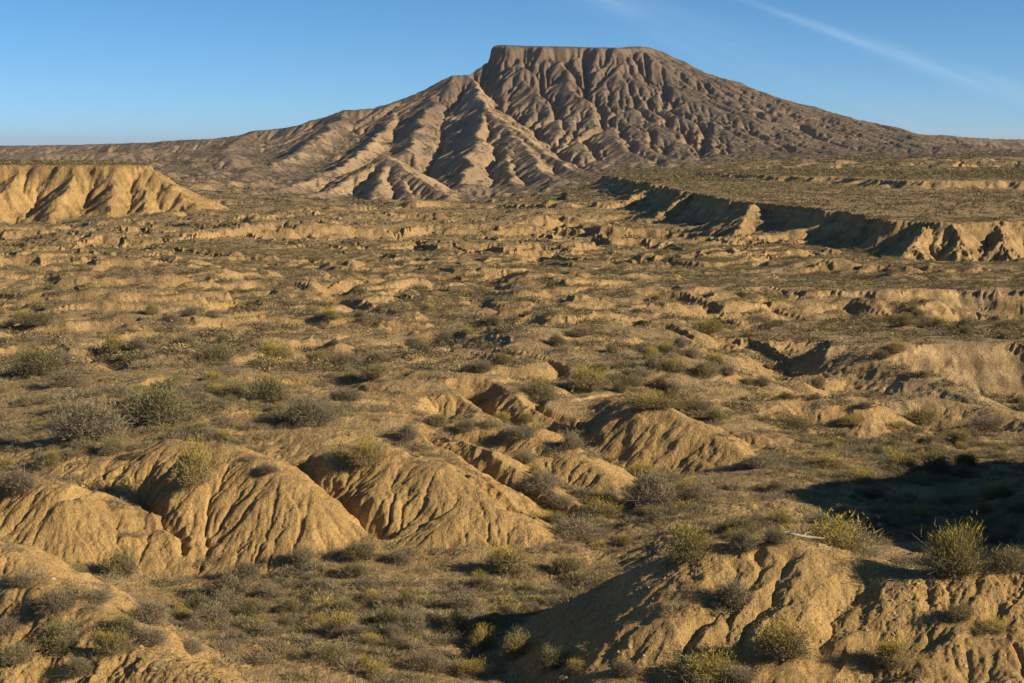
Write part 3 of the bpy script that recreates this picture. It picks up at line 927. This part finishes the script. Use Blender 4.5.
NEAR_G, MID_G = 'shrubs among the foreground mounds', 'shrubs scattered over the plain'
SHRUBS = [  # px, py of the foot, width and height in photo pixels, kind, label, distance where the foot is hidden
    (950, 608, 70, 66, 'yellow', 'big round yellow-tipped grey shrub standing on the saddle of the near right mounds', 28.9),
    (828, 556, 118, 50, 'yellow', 'wide yellow-green shrub stretched along the back of the near mound beside the fallen branch', 31.6),
    (688, 572, 58, 44, 'yellow', 'bushy shrub with a yellow top on the shaded crest of the near mound', 30.4),
    (762, 545, 50, 32, 'olive', 'olive shrub behind the crest of the near mound, left of the wide yellow one', 32.6),
    (785, 655, 58, 48, 'yellow', 'grey shrub with yellow twigs at the foot of the near mound', None),
    (892, 668, 46, 40, 'yellow', 'small yellowish shrub on the crumbling bank below the round shrub', None),
    (705, 682, 80, 36, 'yellow', 'yellow-topped shrub cut by the bottom edge below the diagonal ribs', None),
    (740, 682, 40, 20, 'grey', 'low grey shrub at the bottom edge right of the ribs', None),
    (655, 508, 62, 46, 'grey', 'large dark grey shrub in front of the shaded mound', None),
    (640, 480, 44, 20, 'yellow', 'yellow-green shrub at the foot of the shaded mound, behind a grey one', None),
    (604, 518, 48, 22, 'yellow', 'bright yellow-green low shrub left of the large dark grey shrub', None),
    (700, 500, 40, 22, 'grey', 'grey shrub on the valley floor right of the large dark one', None),
    (680, 540, 56, 26, 'yellow', 'yellow flecked shrub on the flat just behind the near mound', 34.5),
    (193, 484, 52, 56, 'yellow', 'tall grey shrub with a yellow crown on the top of the rilled mound', None),
    (85, 442, 92, 56, 'grey', 'broad grey bush on the plateau casting a dark shadow to its left', None),
    (158, 424, 84, 56, 'olive', 'tall olive bush on the plateau right of the broad grey one', None),
    (40, 378, 74, 36, 'olive', 'olive bush at the left edge above the plateau bushes', None),
    (20, 493, 44, 32, 'grey', 'grey bush at the left edge on top of the low mound', None),
    (268, 406, 54, 44, 'olive', 'upright olive bush on the plateau behind the rilled mound', None),
    (308, 427, 74, 36, 'grey', 'wide grey bush on the plateau right of the upright olive one', None),
    (235, 400, 34, 22, 'olive', 'small olive bush between the tall and the upright olive bushes', None),
    (345, 402, 44, 18, 'grey', 'low grey bush at the head of the pale clay slope', None),
    (366, 466, 46, 34, 'yellow', 'grey and yellow shrub on the crest of the smooth flanked mound', None),
    (408, 442, 30, 22, 'grey', 'grey shrub where the smooth flank begins', None),
    (520, 438, 44, 16, 'grey', 'low grey shrub on top of the rounded mound between gullies', None),
    (268, 474, 26, 12, 'grey', 'small dry grey shrub near the top of the rilled mound', None),
    (540, 494, 44, 28, 'grey', 'grey shrub in the gully between the two long clay flanks', None),
    (536, 478, 18, 16, 'yellow', 'small bright yellow shrub at the gully wall', None),
    (560, 508, 34, 16, 'grey', 'low grey shrub at the end of the rounded mound', None),
    (580, 540, 54, 28, 'grey', 'pale grey shrub at the foot of the long low ridge', None),
    (508, 572, 50, 32, 'yellow', 'bushy shrub with yellow top at the foot of the smooth flank', None),
    (302, 566, 32, 26, 'grey', 'grey shrub at the right foot of the rilled mound', None),
    (362, 560, 44, 24, 'olive', 'dark olive shrub between the feet of the two big mounds', None),
    (398, 565, 34, 20, 'grey', 'small grey shrub below the dark rills', None),
    (122, 578, 46, 36, 'olive', 'olive shrub in the hollow behind the near left slope', None),
    (230, 596, 52, 30, 'grey', 'spreading grey shrub on the valley floor below the rilled mound', None),
    (198, 612, 40, 26, 'olive', 'olive shrub on the valley floor by the near left slope', None),
    (250, 618, 40, 24, 'olive', 'olive shrub on the valley floor, nearer than the spreading grey one', None),
    (412, 634, 34, 30, 'grey', 'grey shrub left of the pool of shade', None),
    (456, 636, 40, 34, 'olive', 'olive shrub with upright shoots at the edge of the shade', None),
    (483, 650, 30, 32, 'yellow', 'pale yellowish shrub with upright shoots before the shade', None),
    (516, 656, 34, 36, 'olive', 'tallest upright shrub before the shaded slope', None),
    (553, 668, 34, 28, 'olive', 'olive shrub near the bottom before the shaded slope', None),
    (576, 672, 26, 16, 'yellow', 'bright yellow low shrub under the shaded slope', None),
    (625, 676, 36, 18, 'grey', 'grey shrub at the foot of the shaded slope by the bottom edge', None),
    (360, 640, 40, 20, 'grey', 'low grey shrub in the middle of the valley floor', None),
    (330, 662, 44, 22, 'olive', 'low olive shrub near the bottom left of the middle', None),
    (420, 672, 46, 24, 'grey', 'grey shrub near the bottom edge of the valley', None),
    (470, 676, 40, 20, 'yellow', 'straw yellow shrub by the bottom edge of the valley', None),
    (56, 612, 50, 26, 'grey', 'flat grey shrub half way up the near left slope', None),
    (22, 586, 34, 18, 'grey', 'small grey shrub high on the near left slope', None),
    (98, 604, 36, 20, 'grey', 'small grey shrub on the rim of the near left slope', None),
    (60, 652, 58, 42, 'olive', 'dark olive shrub at the lower left above the bare hump', None),
    (112, 652, 54, 30, 'yellow', 'yellowish shrub right of the dark olive one on the hump', None),
    (150, 644, 44, 24, 'grey', 'grey shrub at the right end of the row on the hump', None),
    (80, 676, 36, 22, 'grey', 'spiky dry shrub on the bare hump at the bottom left', None),
    (18, 662, 40, 26, 'olive', 'olive shrub in shadow at the bottom left edge', None),
    (10, 632, 34, 20, 'grey', 'grey shrub at the left edge of the near slope', None),
    (216, 364, 44, 24, 'olive', 'round olive bush at the left end of the bush row', None),
    (276, 362, 50, 22, 'yellow', 'yellow-olive bush in the middle of the bush row', None),
    (320, 366, 24, 22, 'olive', 'narrow olive bush in the bush row', None),
    (345, 370, 38, 24, 'grey', 'grey olive bush right of the narrow one in the row', None),
    (374, 380, 34, 22, 'olive', 'dense olive bush at the right end of the bush row', None),
    (36, 330, 50, 18, 'olive', 'olive bush on the bank at the left edge', None),
    (114, 354, 30, 22, 'yellow', 'yellow-green bush beside the pale bank on the left', None),
    (138, 356, 28, 18, 'grey', 'grey bush just right of the yellow-green one', None),
    (66, 388, 48, 24, 'grey', 'grey bush below the left bank', None),
    (540, 405, 50, 30, 'olive', 'olive bush at the edge of the dark gully', None),
    (588, 388, 50, 26, 'yellow', 'yellow-olive bush beyond the dark gully', None),
    (502, 424, 24, 14, 'yellow', 'small yellow bush inside the gully', None),
    (526, 424, 20, 14, 'yellow', 'second small yellow bush in the gully, nearer its mouth', None),
    (450, 344, 26, 16, 'grey', 'dark round bush on the open ground left of the middle', None),
    (414, 350, 24, 14, 'grey', 'dark bush left of the round one on open ground', None),
    (556, 348, 26, 16, 'olive', 'olive bush near the dark hollow in the middle', None),
    (578, 338, 28, 12, 'grey', 'grey bush on the lip above the dark hollow', None),
    (480, 374, 34, 14, 'grey', 'low grey bush on top of the small lit mound', None),
    (652, 408, 66, 18, 'yellow', 'wide yellow-olive bush on top of the mound with the shaded face', None),
    (694, 412, 44, 16, 'olive', 'low olive bush at the right shoulder of the shaded mound', None),
    (705, 378, 36, 24, 'olive', 'olive bush with pale base on the flat behind the shaded mound', None),
    (674, 374, 28, 20, 'yellow', 'golden bush left of the pale based olive one', None),
    (655, 370, 18, 16, 'grey', 'dark round bush left of the golden one', None),
    (728, 378, 18, 16, 'grey', 'dark round bush right of the pale based olive one', None),
    (762, 388, 18, 14, 'grey', 'dark round bush on the slope below the flat', None),
    (680, 350, 18, 14, 'grey', 'dark round bush casting a long shadow on the flat', None),
    (706, 336, 50, 18, 'yellow', 'broad yellow-olive bush far back on the flat', None),
    (640, 380, 24, 14, 'grey', 'pale grey bush at the left of the golden bushes', None),
    (900, 328, 32, 18, 'olive', 'dark olive bush at the foot of the pale bank', None),
    (940, 330, 22, 16, 'yellow', 'yellow bush at the foot of the pale bank', None),
    (966, 332, 24, 16, 'olive', 'olive bush right of the yellow one below the pale bank', None),
    (924, 328, 22, 12, 'grey', 'grey bush between the dark and the yellow bush', None),
    (1008, 330, 36, 13, 'olive', 'dark bush at the right edge below the pale bank', None),
    (897, 356, 28, 15, 'yellow', 'yellow-olive bush on the lip of the eroded bank', None),
    (920, 428, 38, 26, 'olive', 'olive bush on the near terrace below the eroded bank', None),
    (985, 432, 48, 22, 'grey', 'dark grey bush on the terrace near the right edge', None),
    (817, 390, 20, 16, 'olive', 'green bush at the left foot of the eroded bank', None),
    (850, 425, 30, 14, 'yellow', 'yellowish bush on the grassy flat below the terrace', None),
    (790, 430, 40, 16, 'olive', 'olive bush on the grassy flat right of the shaded mound', None),
    (760, 470, 40, 18, 'grey', 'grey bush on the valley floor beyond the tip of the shaded mound', None),
    (830, 470, 46, 20, 'yellow', 'yellowish bush in the valley left of the dark hollow', None),
    (900, 470, 46, 20, 'yellow', 'yellow-green bush by the rim of the dark hollow', None),
    (935, 474, 40, 30, 'olive', 'taller olive bush by the rim of the dark hollow', None),
    (965, 470, 30, 24, 'olive', 'olive bush just right of the taller one by the hollow', None),
    (870, 500, 44, 18, 'grey', 'grey bush on the near rim of the dark hollow', None),
    (860, 482, 40, 18, 'yellow', 'straw tinted bush among the grass left of the hollow', None),
    (1000, 545, 40, 20, 'grey', 'grey bush deep in the shade at the right edge', None),
]
placed = []
for q, (px, py, wpx, hpx, kind, label, D) in enumerate(SHRUBS):
    if D is None:
        x, y, z = hit(px, py - 2)
    else:
        y = D; x = ray_t(px, py)[0] * D
    m = y / FPX
    place_shrub(x, y, wpx * m * .88, hpx * m * .84, kind, label, NEAR_G if y < 60 else MID_G, q)
    placed.append((x, y, max(wpx * m, .5)))

# more bushes of the same kinds, the next largest the photo shows
COLN = {'yellow': ['yellow-green', 'straw yellow', 'yellowish'], 'olive': ['olive', 'dark olive', 'dull green'], 'grey': ['grey', 'dark grey', 'brownish grey']}
MARKS = [(px, py, wpx, lab) for (px, py, wpx, hpx, kind, lab, D) in SHRUBS]
used_labels = set()


def near_label(px, py, kind, height):
    size = 'tiny' if height < .38 else 'small' if height < .55 else 'mid-sized' if height < .75 else 'large'
    cand = sorted(MARKS, key=lambda m: (m[0] - px) ** 2 + (2.2 * (m[1] - py)) ** 2)
    for ci in range(180):
        mk = cand[ci // 3]
        dx, dy = px - mk[0], py - mk[1]
        rel = ('just left of' if dx < 0 else 'just right of') if abs(dx) > 1.6 * abs(dy) else ('behind' if dy < 0 else 'in front of')
        words = mk[3].split()
        # the landmark, shortened to fit
        for cut_w in ('casting', 'standing', 'stretched'):
            if cut_w in words: words = words[:words.index(cut_w)]
        lm = ' '.join(words[:11])
        if lm.split()[-1] in ('the', 'of', 'a', 'and', 'to', 'in', 'on', 'by', 'its', 'beside', 'at', 'near', 'below', 'right', 'two', 'big', 'near', 'pale', 'large', 'shaded', 'yellow', 'dark', 'smooth'):
            lm = ' '.join(words)
        art = 'the ' if not lm.startswith(('second', 'tallest')) else 'the '
        lab = f"{size} {COLN[kind][ci % 3]} bush {rel} {art}{lm}"
        if len(lab.split()) <= 16 and lab not in used_labels:
            used_labels.add(lab)
            return lab
    return f"{size} {COLN[kind][0]} bush on the scrubby ground"


rs = np.random.default_rng(99)
CLUMP = fbm(xf / 9, yf / 9, 3, 91) + .6 * fbm(xf / 2.6, yf / 2.6, 2, 92)
VEGOK = np.clip(1 - BARE * 1.15, 0, 1)
more = []
while len(more) < 195:
    px, py = rs.uniform(-20, 1044), 690 - 400 * rs.random() ** .85
    x, y, z = hit(px, py)
    if y > 120 or y < 20: continue
    ok = sample(VEGOK, x, y)
    if rs.random() > ok * sstep(-.25, .45, sample(CLUMP, x, y)): continue
    kind = rs.choice(['yellow', 'olive', 'grey'], p=[.2, .33, .47])
    wd = rs.uniform(.4, .85) * (1 + .3 * float(sstep(45, 90, y)))
    if any((x - a) ** 2 + (y - b) ** 2 < (.4 * (wd + c)) ** 2 for a, b, c in placed): continue
    ht = wd * rs.uniform(.5, .75)
    placed.append((x, y, wd)); more.append(1)
    qx, qy = to_px(x, y, z)
    place_shrub(x, y, wd, ht, kind, near_label(qx, qy, kind, ht), NEAR_G if y < 60 else MID_G, int(rs.integers(3)))


# ---- the countless low scrub, dry grass and gravel
def tuft(kind, n, seed, ln, wd, spread=.5, flat=.6):
    r = np.random.default_rng(seed)
    a = r.uniform(0, 2 * np.pi, n)
    rr = spread * np.sqrt(r.random(n))
    pos = np.stack([rr * np.cos(a), rr * np.sin(a), r.random(n) * flat * (1 - (rr / spread) ** 2 * .7)], 1)
    d = pos * np.array([1.4, 1.4, .6]) + np.array([0, 0, .45]) + r.normal(size=(n, 3)) * .3
    V, F = blades(pos, d, np.full(n, ln), np.full(n, wd), r)
    t = np.clip(.15 + pos[:, 2] * .7 + r.normal(size=n) * .2, 0, 1)
    t = np.repeat(t, 3); t[2::3] = np.clip(t[2::3] + .2, 0, 1)
    return V, F, t


def scatter(name, mat, templ, x, y, wd, ht, label, cat, tone=None):
    Vs, Fs, Ts, off = [], [], [], 0
    z = ground_z(x, y) - .015
    r = np.random.default_rng(len(x))
    which = r.integers(len(templ), size=len(x))
    for q, (V, F, t) in enumerate(templ):
        i = np.where(which == q)[0]
        if not len(i): continue
        a = r.uniform(0, 6.28, len(i))
        c, s = np.cos(a)[:, None], np.sin(a)[:, None]
        vx = (V[:, 0] * c - V[:, 1] * s) * wd[i][:, None] + x[i][:, None]
        vy = (V[:, 0] * s + V[:, 1] * c) * wd[i][:, None] + y[i][:, None]
        vz = V[:, 2] * ht[i][:, None] + z[i][:, None]
        Vs.append(np.stack([vx, vy, vz], -1).reshape(-1, 3))
        Fs.append((F[None] + (np.arange(len(i)) * len(V))[:, None, None]).reshape(-1, 3) + off)
        tn = r.normal(size=len(i)) * .16
        Ts.append(np.clip(t[None] + tn[:, None], 0, 1).ravel())
        off += len(i) * len(V)
    me = fast_mesh(name, np.concatenate(Vs), np.concatenate(Fs), {'tip': ('FLOAT', np.concatenate(Ts))}, False, None, True)
    me.materials.append(mat)
    o = bpy.data.objects.new(name, me)
    C.objects.link(o)
    o['kind'] = 'stuff'; o['label'] = label; o['category'] = cat
    print(name, len(x), 'plants', off // 3, 'faces')


def spots(n, d0, d1, seed, keep):
    r = np.random.default_rng(seed)
    y = np.sqrt(r.uniform(d0 * d0, d1 * d1, n))
    x = y * r.uniform(-.39, .39, n)
    p = keep(x, y)
    i = r.random(n) < p
    return x[i], y[i], r


def keep_scrub(lo, hi, base=.06):
    return lambda x, y: np.clip(sample(VEGOK, x, y) * (base + sstep(lo, hi, sample(CLUMP, x, y))), 0, 1)


for kind, nn, seed, lohi in (('grey', 6400, 401, (-.4, .4)), ('olive', 5200, 402, (-.25, .6)), ('yellow', 2600, 403, (-.2, .7))):
    T_ = [tuft(kind, 260, seed + q, .30, .016) for q in range(4)]
    x, y, r = spots(nn, 19, 62, seed, keep_scrub(*lohi))
    w = r.uniform(.2, .6, len(x)); scatter('low_scrub', LEAF[kind], T_, x, y, w, w * r.uniform(.4, .8, len(x)), f'low {kind} scrub between the foreground mounds', 'scrub')
x, y, r = spots(11000, 19, 62, 404, keep_scrub(-.6, .3, .25))
T_ = [tuft('dry', 70, 405 + q, .5, .012, .45, .15) for q in range(4)]
w = r.uniform(.16, .42, len(x)); scatter('dry_grass', LEAF['dry'], T_, x, y, w, w * r.uniform(.5, .95, len(x)), 'dry straw grass tufts around the foreground mounds', 'grass')
for kind, nn, seed, lohi in (('brush', 42000, 411, (-.45, .4)), ('olive', 21000, 412, (-.25, .5)), ('yellow', 11000, 413, (-.1, .8)), ('dry', 7000, 414, (-.5, .5))):
    T_ = [tuft(kind, 84, seed + q, .2, .036) for q in range(4)]
    x, y, r = spots(nn, 60, 210, seed, keep_scrub(*lohi, .12))
    w = r.uniform(.28, .95, len(x)); scatter('scrub' if kind != 'dry' else 'dry_grass', LEAF[kind], T_, x, y, w, w * r.uniform(.35, .7, len(x)), f"{ {'brush': 'brown'}.get(kind, kind) } scrub on the middle plain", 'scrub')
for kind, nn, seed, lohi in (('brush', 56000, 421, (-.4, .4)), ('olive', 34000, 422, (-.3, .5))):
    T_ = [tuft(kind, 18, seed + q, .26, .085) for q in range(4)]
    x, y, r = spots(nn, 200, 800, seed, keep_scrub(*lohi, .15))
    w = r.uniform(.6, 2.0, len(x)) * (1 + .5 * (y > 450)); scatter('scrub', LEAF[kind], T_, x, y, w, w * r.uniform(.35, .6, len(x)), f"{ {'brush': 'brown'}.get(kind, kind) } scrub far out on the plain", 'scrub')


T_ = [tuft('brush', 14, 440 + q, .5, .16) for q in range(4)]
x, y, r = spots(60000, 780, 2300, 441, lambda x, y: np.clip((1 - sample(BARE, x, y)) * (.25 + sstep(-.3, .4, fbm(x / 60, y / 60, 3, 97))), 0, 1))
w = r.uniform(1.2, 4.2, len(x)); scatter('scrub', LEAF['brush'], T_, x, y, w, w * r.uniform(.35, .6, len(x)), 'dark brush at the feet of the mesa', 'scrub')


# gravel and clods that have rolled down the near mounds
def pebble(seed):
    r = np.random.default_rng(seed)
    V = np.array([(1, 0, 0), (-1, 0, 0), (0, 1, 0), (0, -1, 0), (0, 0, 1), (0, 0, -1), (.6, .6, .5), (-.6, .6, .5), (.6, -.6, .5), (-.6, -.6, .5)], float) * .5
    V = V * r.uniform(.7, 1.15, V.shape)
    F = np.array([(4, 6, 8), (4, 7, 6), (4, 9, 7), (4, 8, 9), (0, 8, 6), (2, 6, 7), (1, 7, 9), (3, 9, 8), (0, 6, 2), (2, 7, 1), (1, 9, 3), (3, 8, 0), (0, 2, 5), (2, 1, 5), (1, 3, 5), (3, 0, 5)])
    return V, F, r.uniform(.2, .8, len(V))


def stone_material():
    s = NT('clay_clod')
    a = s.n('ShaderNodeAttribute', attribute_name='tip').outputs['Fac']
    b = s.n('ShaderNodeBsdfPrincipled'); b.inputs['Roughness'].default_value = .95
    s.l(s.mix(a, (.30, .20, .09), (.45, .33, .18)), b.inputs['Base Color'])
    o = s.n('ShaderNodeOutputMaterial'); s.l(b.outputs[0], o.inputs['Surface'])
    return s.m


RM = ((REGION == M7) | (REGION == M8)) * .9 + .10 + .15 * FORE(REGION) * (fbm(xf / 1.5, yf / 1.5, 2, 95) > .1)
x, y, r = spots(26000, 20, 50, 431, lambda x, y: np.clip(sample(RM, x, y) * sstep(-.3, .6, sample(CLUMP, x * 1.7, y)), 0, 1))
w = .03 + .09 * r.random(len(x)) ** 3
scatter('gravel', stone_material(), [pebble(k) for k in range(5)], x, y, w, w * .8, 'loose clods and pebbles on the near clay slopes', 'gravel')

PALE = NT('bleached_wood')
b_ = PALE.n('ShaderNodeBsdfPrincipled'); b_.inputs['Roughness'].default_value = .85
PALE.l(PALE.mix(PALE.ramp(PALE.noise(PALE.n('ShaderNodeTexCoord').outputs['Object'], 18, 4), .3, .7), (.28, .22, .15), (.44, .36, .26)), b_.inputs['Base Color'])
PALE.l(b_.outputs[0], PALE.n('ShaderNodeOutputMaterial').inputs['Surface'])

# the bleached branch lying on the crest of the near mound
a_ = np.array([ray_t(766, 541)[0] * 30.6, 30.6]); b_ = np.array([ray_t(824, 547)[0] * 30.5, 30.5])
pts = []
for k in range(9):
    p = a_ + (b_ - a_) * k / 8
    pts.append((p[0], p[1] +   .03 * math.sin(k * 1.1), float(ground_z(p[0], p[1])) + .11 + .015 * math.sin(k * .9)))
root = bpy.data.objects.new('dead_branch', None); C.objects.link(root)
root.location = pts[4]
root['label'] = 'bleached dead branch lying on the crest of the near mound'; root['category'] = 'branch'
for nm, (V, Fq) in (('limb', tube(pts, .05, .022, 8)), ('twig', tube([pts[5], np.array(pts[5]) + (.12, .1, .06), np.array(pts[5]) + (.22, .12, .03)], .018, .006, 6)), ('twig', tube([pts[3], np.array(pts[3]) + (.1, -.08, .05), np.array(pts[3]) + (.16, -.12, .02)], .016, .006, 6))):
    me = fast_mesh(nm, V - np.array(pts[4]), Fq)
    me.materials.append(PALE.m)
    o = bpy.data.objects.new(nm, me); C.objects.link(o); o.parent = root

# ------------------------------------------------------------------ the air
def box(x0, x1, y0, y1, z0, z1):
    V = np.array([(x, y, z) for x in (x0, x1) for y in (y0, y1) for z in (z0, z1)], float)
    return V, np.array([(0, 1, 3, 2), (4, 6, 7, 5), (0, 4, 5, 1), (2, 3, 7, 6), (0, 2, 6, 4), (1, 5, 7, 3)])


def volume_material(name, density, color, aniso):
    s = NT(name)
    v = s.n('ShaderNodeVolumePrincipled')
    v.inputs['Color'].default_value = (*color, 1)
    v.inputs['Density'].default_value = density
    v.inputs['Anisotropy'].default_value = aniso
    o = s.n('ShaderNodeOutputMaterial')
    s.l(v.outputs[0], o.inputs['Volume'])
    return s.m


me = fast_mesh('haze', *box(-61000, 61000, -60, 41000, float(Z.min()) - 1, 200), None, False)
me.materials.append(volume_material('haze', 2.2e-5, (.80, .88, 1.0), .2))
o = bpy.data.objects.new('haze', me); C.objects.link(o)
o['kind'] = 'stuff'; o['label'] = 'thin bluish air over the plain'; o['category'] = 'haze'

# ------------------------------------------------------------------ light, sky, camera
world = bpy.data.worlds.new('World')
bpy.context.scene.world = world
world.use_nodes = True
nt = world.node_tree
nt.nodes.clear()
sky = nt.nodes.new('ShaderNodeTexSky')
sky.sky_type = 'NISHITA'
sky.sun_disc = False
sky.sun_elevation = SUN_EL
sky.sun_rotation = math.pi / 2 + SUN_BEHIND
sky.altitude = 400
sky.air_density = .5
sky.dust_density = .2
sky.ozone_density = 6.0
bg = nt.nodes.new('ShaderNodeBackground')
bg.inputs['Strength'].default_value = .081
out = nt.nodes.new('ShaderNodeOutputWorld')
hs = nt.nodes.new('ShaderNodeHueSaturation')
hs.inputs['Saturation'].default_value = 1.05
hs.inputs['Hue'].default_value = .488
nt.links.new(sky.outputs[0], hs.inputs['Color'])
W = NT.__new__(NT); W.t = nt
gen = nt.nodes.new('ShaderNodeTexCoord').outputs['Generated']
sep = nt.nodes.new('ShaderNodeSeparateXYZ'); nt.links.new(gen, sep.inputs[0])
yy = W.math('MAXIMUM', sep.outputs[1], .05)
ea, ee = W.math('DIVIDE', sep.outputs[0], yy), W.math('DIVIDE', sep.outputs[2], yy)


def vapour(a0, a1, e0, s1, s2, w0, w1, k0, k1):
    # one drawn-out streak of ice cloud: height e0 + s1 (a - a0) + s2 (a - a0)^2, widening and thinning with age
    d = W.math('SUBTRACT', ea, a0)
    f = W.math('ADD', W.math('MULTIPLY', d, s1), W.math('MULTIPLY', W.math('MULTIPLY', d, d), s2))
    off = W.math('SUBTRACT', W.math('SUBTRACT', ee, e0), f)
    w = W.ramp(ea, a0, a1, w0, w1)
    q = W.math('DIVIDE', off, w)
    g = W.math('EXPONENT', W.math('MULTIPLY', W.math('MULTIPLY', q, q), -1.0))
    return W.math('MULTIPLY', g, W.ramp(ea, a0, a1, k0, k1))


cmb = nt.nodes.new('ShaderNodeCombineXYZ')
nt.links.new(W.math('MULTIPLY', W.math('ADD', ea, ee), 14), cmb.inputs[0]); nt.links.new(W.math('MULTIPLY', W.math('ADD', ee, W.math('MULTIPLY', ea, .38)), 95), cmb.inputs[1])
wis = W.ramp(W.noise(cmb.outputs[0], 1.0, 5, .6, .3), .3, .7, .1, 1.25)
v = W.math('ADD', vapour(.125, .34, .105, -.395, .31, .0019, .007, .17, .06), vapour(.02, .20, .108, -.37, 0, .010, .015, .10, .02))
cl = W.mix(W.math('MULTIPLY', v, wis), hs.outputs[0], (9.5, 10.2, 11.2))
nt.links.new(cl, bg.inputs[0])
nt.links.new(bg.outputs[0], out.inputs[0])

sl = bpy.data.lights.new('sun', 'SUN')
sl.energy = 5.0
sl.angle = math.radians(.5)
sl.color = (1, .87, .685)
so = bpy.data.objects.new('sun', sl)
from mathutils import Vector
so.rotation_euler = Vector(SUNDIR).to_track_quat('Z', 'Y').to_euler()
C.objects.link(so)

cam = bpy.data.cameras.new('camera')
cam.sensor_width = 36
cam.lens = FPX * 36 / W_
cam.clip_start = .1
cam.clip_end = 200000
co_ = bpy.data.objects.new('camera', cam)
co_.rotation_euler = (math.pi / 2 - PITCH, 0, 0)
C.objects.link(co_)
sc = bpy.context.scene
sc.camera = co_
sc.view_settings.view_transform = 'Standard'
sc.view_settings.look = 'None'
sc.view_settings.exposure = .6
sc.view_settings.gamma = 1
